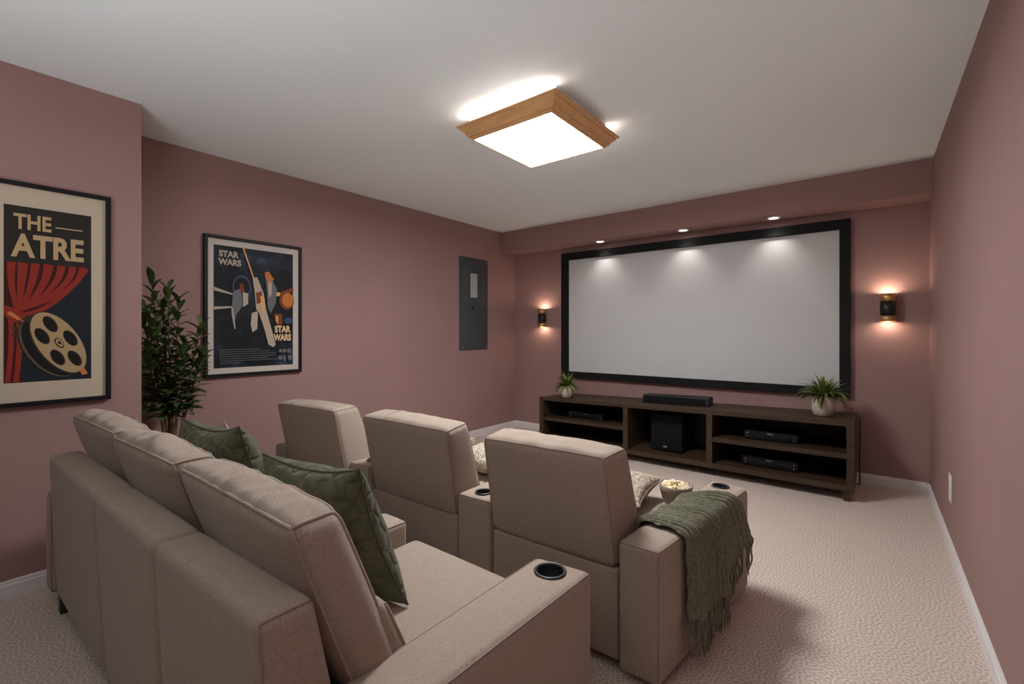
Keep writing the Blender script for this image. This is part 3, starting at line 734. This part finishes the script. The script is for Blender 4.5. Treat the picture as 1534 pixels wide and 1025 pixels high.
# --- sofa in the foreground
def sofa():
    t = empty('sofa', (-2.2, .9, 0), 'long taupe upholstered three-seat sofa nearest the camera, seen from behind', 'sofa')
    zt = .82
    seams = [(-3.342, .364), (-2.381, .383), (-1.695, .402), (-1.046, .434)]; floor_y = [.395, .42, .44, .47]
    for i in range(3):
        (xa, ya), (xb, yb) = seams[i], seams[i+1]; fa, fb = floor_y[i], floor_y[i+1]
        C = C8((xa, fa, .075), (xb, fb, .075), (xa, fa+.25, .075), (xb, fb+.25, .075), (xa, ya, zt), (xb, yb, zt), (xa, ya+.135, zt), (xb, yb+.135, zt))
        soft('back_panel', C, M_SOFA, t, .035, (0, .006, .006), wrinkle(.002, i+5.), .05, [[(0,0,0),(0,0,1),(0,1,1)]] if i < 2 else [[(0,0,0),(0,0,1),(0,1,1)], [(1,0,0),(1,0,1),(1,1,1)]], .0032, M_PIPE)
    # back cushions: head part and lumbar part
    cz = [1.02, 1.01, 1.0]
    cr = [((-3.325, .437), (-2.606, .470)), ((-2.594, .462), (-1.872, .490)), ((-1.860, .502), (-1.066, .503))]
    for i, ((xa, ya), (xb, yb)) in enumerate(cr):
        z = cz[i]; lx = xa-.015
        C = C8((xa+.02, ya+.195, .45), (xb, yb+.195, .45), (xa+.02, ya+.365, .45), (xb-.005, yb+.365, .45), (xa, ya, z-.002), (xb, yb, z), (lx, ya+.150, z+.005), (xb-.02, yb+.155, z))
        soft('back_cushion', C, M_SOFA, t, .05, (.020, .034, .026), wrinkle(.032, 3.3*i+1.7, freq=12), .016,
             [[(0,0,.05),(0,0,1),(1,0,1),(1,0,.05)], [(0,1,.1),(0,1,1),(1,1,1),(1,1,.1)], [(1,0,1),(1,1,1)], [(0,0,1),(0,1,1)]], .005, M_SOFA)
        C = C8((xa+.02, ya+.26, .42), (xb-.004, yb+.26, .42), (xa+.02, ya+.41, .42), (xb-.012, yb+.42, .42), (xa+.02, ya+.19, .72), (xb-.004, yb+.19, .72), (xa+.02, ya+.285, .70), (xb-.012, yb+.292, .70))
        soft('lumbar_cushion', C, M_SOFA, t, .04, (.0, .022, 0), wrinkle(.005, 4.1*i+.7), .04, [[(1,1,.05),(1,1,.95)]], .005, M_SOFA)
    for (xa, xb) in ((-3.345, -2.755), (-2.60, -1.945), (-1.765, -1.088)):
        soft('seat_cushion', CB(xa, xb, .72, 1.475, .20, .448), M_SOFA, t, .05, (0, .008, .006), wrinkle(.003, xa), .05)
        soft('seat_base', CB(xa, xb, .70, 1.44, .05, .20), M_SOFA, t, .02, (0, 0, 0), None, .12)
    for (xa, xb) in ((-2.745, -2.61), (-1.945, -1.765)):
        arm(t, CB(xa, xb, .82, 1.425, .05, .540))
    arm(t, C8((-1.078, .47, .05), (-.868, .47, .05), (-1.072, 1.53, .05), (-.835, 1.56, .05), (-1.082, .47, .54), (-.878, .47, .54), (-1.072, 1.525, .54), (-.833, 1.558, .54)), (-.956, 1.447), .062)
    arm(t, CB(-3.475, -3.352, .372, 1.45, .085, .60), None)
    for x in (-3.30, -1.0):
        for y in (.435, 1.32):
            bm = bbox((x-.035, y-.035, 0), (x+.035, y+.035, .082), .003); mk('leg', bm, M_BLACK, t)
sofa()

# --- throw pillows
def pillow(name, c, U, V, size, th, mat, pmat, label, cat='pillow', group=None, ears=.14, seed=0):
    """square pillow: centre c, in-plane axes U (width), V (height)"""
    U = Vector(U).normalized(); V = (Vector(V)-U*Vector(V).dot(U)).normalized(); Nn = U.cross(V); c = Vector(c); w, h = size; n = 26
    bm = bmesh.new(); g = {}
    def P(a, b, s):
        e = (1-a*a)*(1-b*b); z = th*.5*(max(0, e)**.42)
        x = a*(1-ears*(1-b*b)**1.0*(.6+.4*abs(a))); y = b*(1-ears*(1-a*a)*(.6+.4*abs(b)))
        q = noise.noise(Vector((a*2.2+seed, b*2.2, s*3.)))*.09*th*(1 if e > 0 else 0)
        return c+U*(x*w/2)+V*(y*h/2)+Nn*(s*(z+q*min(1, e*3)))
    f = lambda i: math.sin((i/n-.5)*PI)
    for s in (1, -1):
        for i in range(n+1):
            for j in range(n+1):
                edge = i in (0, n) or j in (0, n)
                if edge and s == -1: g[(i, j, s)] = g[(i, j, 1)]
                else: g[(i, j, s)] = bm.verts.new(P(f(i), f(j), s))
        for i in range(n):
            for j in range(n):
                bm.faces.new((g[(i, j, s)], g[(i+1, j, s)], g[(i+1, j+1, s)], g[(i, j+1, s)]))
    path = [P(f(i), -1, 1) for i in range(n)]+[P(1, f(j), 1) for j in range(n)]+[P(f(n-i), 1, 1) for i in range(n)]+[P(-1, f(n-j), 1) for j in range(n)]
    t = empty(name, (c.x, c.y, min(v.co.z for v in bm.verts)), label, cat, group)
    o = mk('cover', bm, mat, t)
    bm = bmesh.new(); tube(bm, path, .0042, 6, closed=True); mk('piping', bm, pmat, t)
    return t
pillow('throw_pillow', (-1.628, .945, .712), (.60, .05, .035), (.08, -.18, .53), (.60, .565), .25, M_GREEN, M_GREENP, 'sage green quilted throw pillow leaning on the right seat of the sofa, nearest the camera', group='sage green throw pillows', seed=1)
pillow('throw_pillow', (-2.325, .86, .757), (.60, .03, .03), (.10, -.317, .94), (.60, .62), .25, M_GREEN, M_GREENP, 'sage green quilted throw pillow on the middle seat of the sofa, the farther of two', group='sage green throw pillows', seed=5)
pillow('throw_pillow', (-2.86, 1.00, .70), (1, .1, .30), (-.26, -.30, .95), (.46, .46), .14, M_BLUSH, M_BLUSH, 'pale blush throw pillow peeking up behind the farther green pillow on the sofa', seed=9)

# --- row of three recliners
def recliner(label, loc, B, arms, body, seed):
    """B: backrest corners, arms: list of (corners, cup), body: (xl, xr, yrearL, yrearR, yfront)"""
    t = empty('recliner', loc, label, 'recliner', 'taupe recliners in the front row')
    soft('backrest', B, M_SOFA, t, .042, (.006, .012, .018), wrinkle(.012, seed, freq=8), .025,
         [[(0,0,.02),(0,0,1),(1,0,1),(1,0,.02)], [(1,0,1),(1,1,1),(1,1,.02)], [(0,0,1),(0,1,1)], [(0,1,1),(1,1,1)]]+([[(.29,0,1),(.29,1,1)]] if seed < 4 else []), .0035, M_PIPE)
    xl, xr, ya, yb, yf = body
    soft('back_panel', C8((xl, ya, .05), (xr, yb, .05), (xl, ya+.22, .05), (xr, yb+.22, .05), (xl, ya, .425), (xr, yb, .435), (xl, ya+.22, .425), (xr, yb+.22, .435)), M_SOFA, t, .012, (0, .005, 0), None, .05)
    soft('seat', C8((xl, ya+.23, .20), (xr, yb+.23, .20), (xl, yf-.07, .20), (xr, yf-.07, .20), (xl, ya+.23, .44), (xr, yb+.23, .44), (xl, yf-.06, .465), (xr, yf-.06, .465)), M_SOFA, t, .05, (0, .01, .012), wrinkle(.004, seed), .04)
    soft('footrest', CB(xl+.005, xr-.005, yf-.055, yf+.01, .09, .42), M_SOFA, t, .025, (0, .008, 0), None, .06)
    soft('base', C8((xl, ya+.23, .05), (xr, yb+.23, .05), (xl, yf-.08, .05), (xr, yf-.08, .05), (xl, ya+.23, .19), (xr, yb+.23, .19), (xl, yf-.08, .19), (xr, yf-.08, .19)), M_BLACK, t, .01, (0, 0, 0), None, .2)
    for C, cup in arms: arm(t, C, cup, .047)
    for x in (xl+.05, xr-.05):
        for y in (ya+.12, yf-.14): mk('leg', bbox((x-.022, y-.022, 0), (x+.022, y+.022, .052), .003), M_BLACK, t)
    return t
def armC(rl, rr, fl, fr, z, zb=.035):
    return C8((*rl, zb), (*rr, zb), (*fl, zb), (*fr, zb), (*rl, z), (*rr, z), (*fl, z), (*fr, z))
recliner('taupe recliner at the left end of the front row, smallest in view', (-3.15, 2.2, 0),
    C8((-3.44, 1.66, .40), (-2.775, 1.725, .40), (-3.44, 1.955, .40), (-2.775, 2.02, .40), (-3.525, 1.592, .925), (-2.81, 1.648, .93), (-3.57, 1.80, .925), (-2.85, 1.862, .935)),
    [(armC((-3.70, 1.665), (-3.50, 1.665), (-3.68, 2.70), (-3.48, 2.70), .57), (-3.58, 2.55)), (armC((-2.79, 1.745), (-2.575, 1.755), (-2.78, 2.80), (-2.575, 2.80), .572), (-2.675, 1.865))],
    (-3.49, -2.795, 1.66, 1.725, 2.74), 1.3)
recliner('taupe recliner in the middle of the front row', (-2.18, 2.3, 0),
    C8((-2.555, 1.79, .40), (-1.808, 1.80, .41), (-2.555, 2.03, .40), (-1.808, 2.05, .41), (-2.548, 1.676, .925), (-1.770, 1.69, .928), (-2.60, 1.905, .935), (-1.803, 1.885, .945)),
    [(armC((-1.795, 1.785), (-1.556, 1.800), (-1.79, 2.82), (-1.556, 2.82), .566), (-1.675, 1.872))],
    (-2.565, -1.805, 1.78, 1.80, 2.78), 2.9)
recliner('taupe recliner at the right end of the row with a green throw on its arm', (-1.17, 2.3, 0),
    C8((-1.551, 1.80, .415), (-.852, 1.80, .430), (-1.551, 2.10, .415), (-.857, 2.13, .430), (-1.550, 1.716, .923), (-.872, 1.737, .930), (-1.62, 1.975, .925), (-.868, 1.955, .932)),
    [(armC((-.833, 1.768), (-.657, 1.775), (-.745, 2.865), (-.534, 2.810), .580), (-.664, 2.735))],
    (-1.545, -.845, 1.80, 1.80, 2.80), 4.6)

# --- things on the front seats
pillow('throw_pillow', (-1.17, 2.47, .545), (1, .05, .06), (-.1, 1, .10), (.42, .40), .17, M_BOUCLE, M_BOUCLE, 'nubby cream pillow lying on the right recliner seat beside the popcorn bowl', group='nubby cream pillows', seed=21)
pillow('throw_pillow', (-2.17, 2.45, .555), (1, .05, .06), (-.1, 1, .10), (.42, .40), .18, M_BOUCLE, M_BOUCLE, 'nubby cream pillow on the middle recliner seat, seen in the gap between two backs', group='nubby cream pillows', seed=27)
def bowl():
    x, y, z, R = -.868, 2.60, .475, .092; h = .115
    t = empty('popcorn_bowl', (x, y, z), 'beige stoneware bowl full of popcorn on the right recliner seat', 'bowl')
    bm = bmesh.new(); lathe(bm, [(.001, 0), (.048, 0), (.056, .004), (.074, .04), (.086, .08), (R, h), (R-.004, h+.002), (R-.009, h), (.078, .08), (.066, .045), (.04, .014), (.001, .012)], (x, y, z), 48); mk('bowl', bm, M_BOWL, t)
    rnd = random.Random(5); bm = bmesh.new()
    for i in range(120):
        rr = .076*math.sqrt(rnd.random()); a = rnd.uniform(0, 2*PI); zz = z+h-.022+.030*(1-(rr/.08)**2)+rnd.uniform(-.008, .006)
        c = Vector((x+rr*math.cos(a), y+rr*math.sin(a), zz))
        for k in range(4):
            r = rnd.uniform(.0055, .0095); o = Vector((rnd.uniform(-1, 1), rnd.uniform(-1, 1), rnd.uniform(-.6, 1)))*.0075
            bmesh.ops.create_icosphere(bm, subdivisions=1, radius=r, matrix=Matrix.Translation(c+o))
    p = mk('popcorn', bm, M_POP); tag(p, 'pale popped popcorn heaped in the beige bowl', 'popcorn', kind='stuff')
bowl()

# --- knitted throw over the right arm
def throw():
    t = empty('throw_blanket', (-.68, 2.3, 0), 'sage green cable-knit throw with fringe draped over the right recliner arm', 'blanket')
    xin = lambda y: -.833+(y-1.768)*.0802
    xout = lambda y: -.657+(y-1.775)*.1188
    def path(y, hang):
        zt = .580+.010; a = xin(y)-.012; b = xout(y)+.012; r = .03
        P = [(a-.004, .49), (a, zt-r)]
        P += [(a+r*(1-math.cos(k*PI/8)), zt-r+r*math.sin(k*PI/8)) for k in range(1, 5)]
        P += [(a+(b-a)*f, zt+.008*math.sin(PI*f)) for f in (.3, .5, .7)]
        P += [(b-r*(1-math.sin(k*PI/8)), zt-r+r*math.cos(k*PI/8)) for k in range(0, 5)]
        P += [(b+.004, zt-r-.05), (b+.012, hang)]
        return P
    def sample(P, n):
        d = [0]
        for p, q in zip(P, P[1:]): d.append(d[-1]+math.hypot(q[0]-p[0], q[1]-p[1]))
        out = []; k = 0
        for i in range(n+1):
            s = d[-1]*i/n
            while k < len(d)-2 and d[k+1] < s: k += 1
            f = (s-d[k])/(d[k+1]-d[k]); out.append((P[k][0]+(P[k+1][0]-P[k][0])*f, P[k][1]+(P[k+1][1]-P[k][1])*f, s))
        return out
    NS, NT = 190, 260; grid = []
    hem = []
    def ycol(f, s, S):         # the cloth fans a little towards its hem
        g = s/S
        return (1.985+.385*f)*(1-g)+(1.955+.69*f)*g
    cols = []
    for j in range(NT+1):
        f = j/NT
        hang = .245-.02*f+.155*max(0, f-.58)/.42-.03*math.sin(PI*min(1, f/.58))*(1 if f < .58 else 0)
        ymid = 1.985+.62*f
        P = sample(path(ymid, hang), NS); S = P[-1][2]; col = []
        fold = .036*max(0, math.sin(2*PI*(f*2.3+.02)))**1.3+.014*math.sin(PI*min(1, f/.58))-.030*math.exp(-((f-.60)/.035)**2)
        for i, (x, z, s) in enumerate(P):
            y = ycol(f, s, S)
            # outward direction of the cloth
            q = P[min(i+1, NS)]; p = P[max(i-1, 0)]; tx, tz = q[0]-p[0], q[1]-p[1]; l = math.hypot(tx, tz) or 1; nx_, nz_ = -tz/l, tx/l
            g = s/S; amp = .35+.65*min(1, max(0, (g-.25)/.4))
            w = f*.60
            rib = abs(math.sin(PI*w/.020+.32*math.sin(2*PI*s/.10+3*math.floor(w/.06))))
            plait = math.sin(2*PI*(s/.036)+4.0*math.floor(w/.024))
            hgt = .0085*rib+.001*plait*rib+fold*amp+.006+.006*noise.noise(Vector((w*9, s*6, 3.1)))
            dx = (xout(y)-xout(ymid))*min(1, max(0, (x-xin(ymid))/(xout(ymid)-xin(ymid))))
            col.append(Vector((x+dx+nx_*hgt, y+.010*math.sin(s*14+f*5)*amp, z+nz_*hgt)))
        cols.append(col); hem.append(col[-1])
    bm = bmesh.new(); V = [[bm.verts.new(p) for p in c] for c in cols]
    for a, b in zip(V, V[1:]):
        for i in range(NS): bm.faces.new((a[i], a[i+1], b[i+1], b[i]))
    o = mk('knit', bm, M_KNIT, t); so = o.modifiers.new('thickness', 'SOLIDIFY'); so.thickness = .008; so.offset = -1
    rnd = random.Random(9)
    for k in range(46):
        j = int((k+.5)/46*NT); p = hem[j]; ln = rnd.uniform(.13, .17); sw = rnd.uniform(-.014, .014); sx = rnd.uniform(-.006, .010)
        pts = [p+Vector((-.004+sx*i/7+.003*math.sin(i*1.3+k), sw*i/7+.003*math.sin(i*1.1+k*2), .006-ln*i/7)) for i in range(8)]
        bm = bmesh.new(); tube(bm, pts, [.0055, .0062, .0052, .005, .0048, .0046, .0042, .002], 6); mk('tassel', bm, M_KNIT, t)
throw()
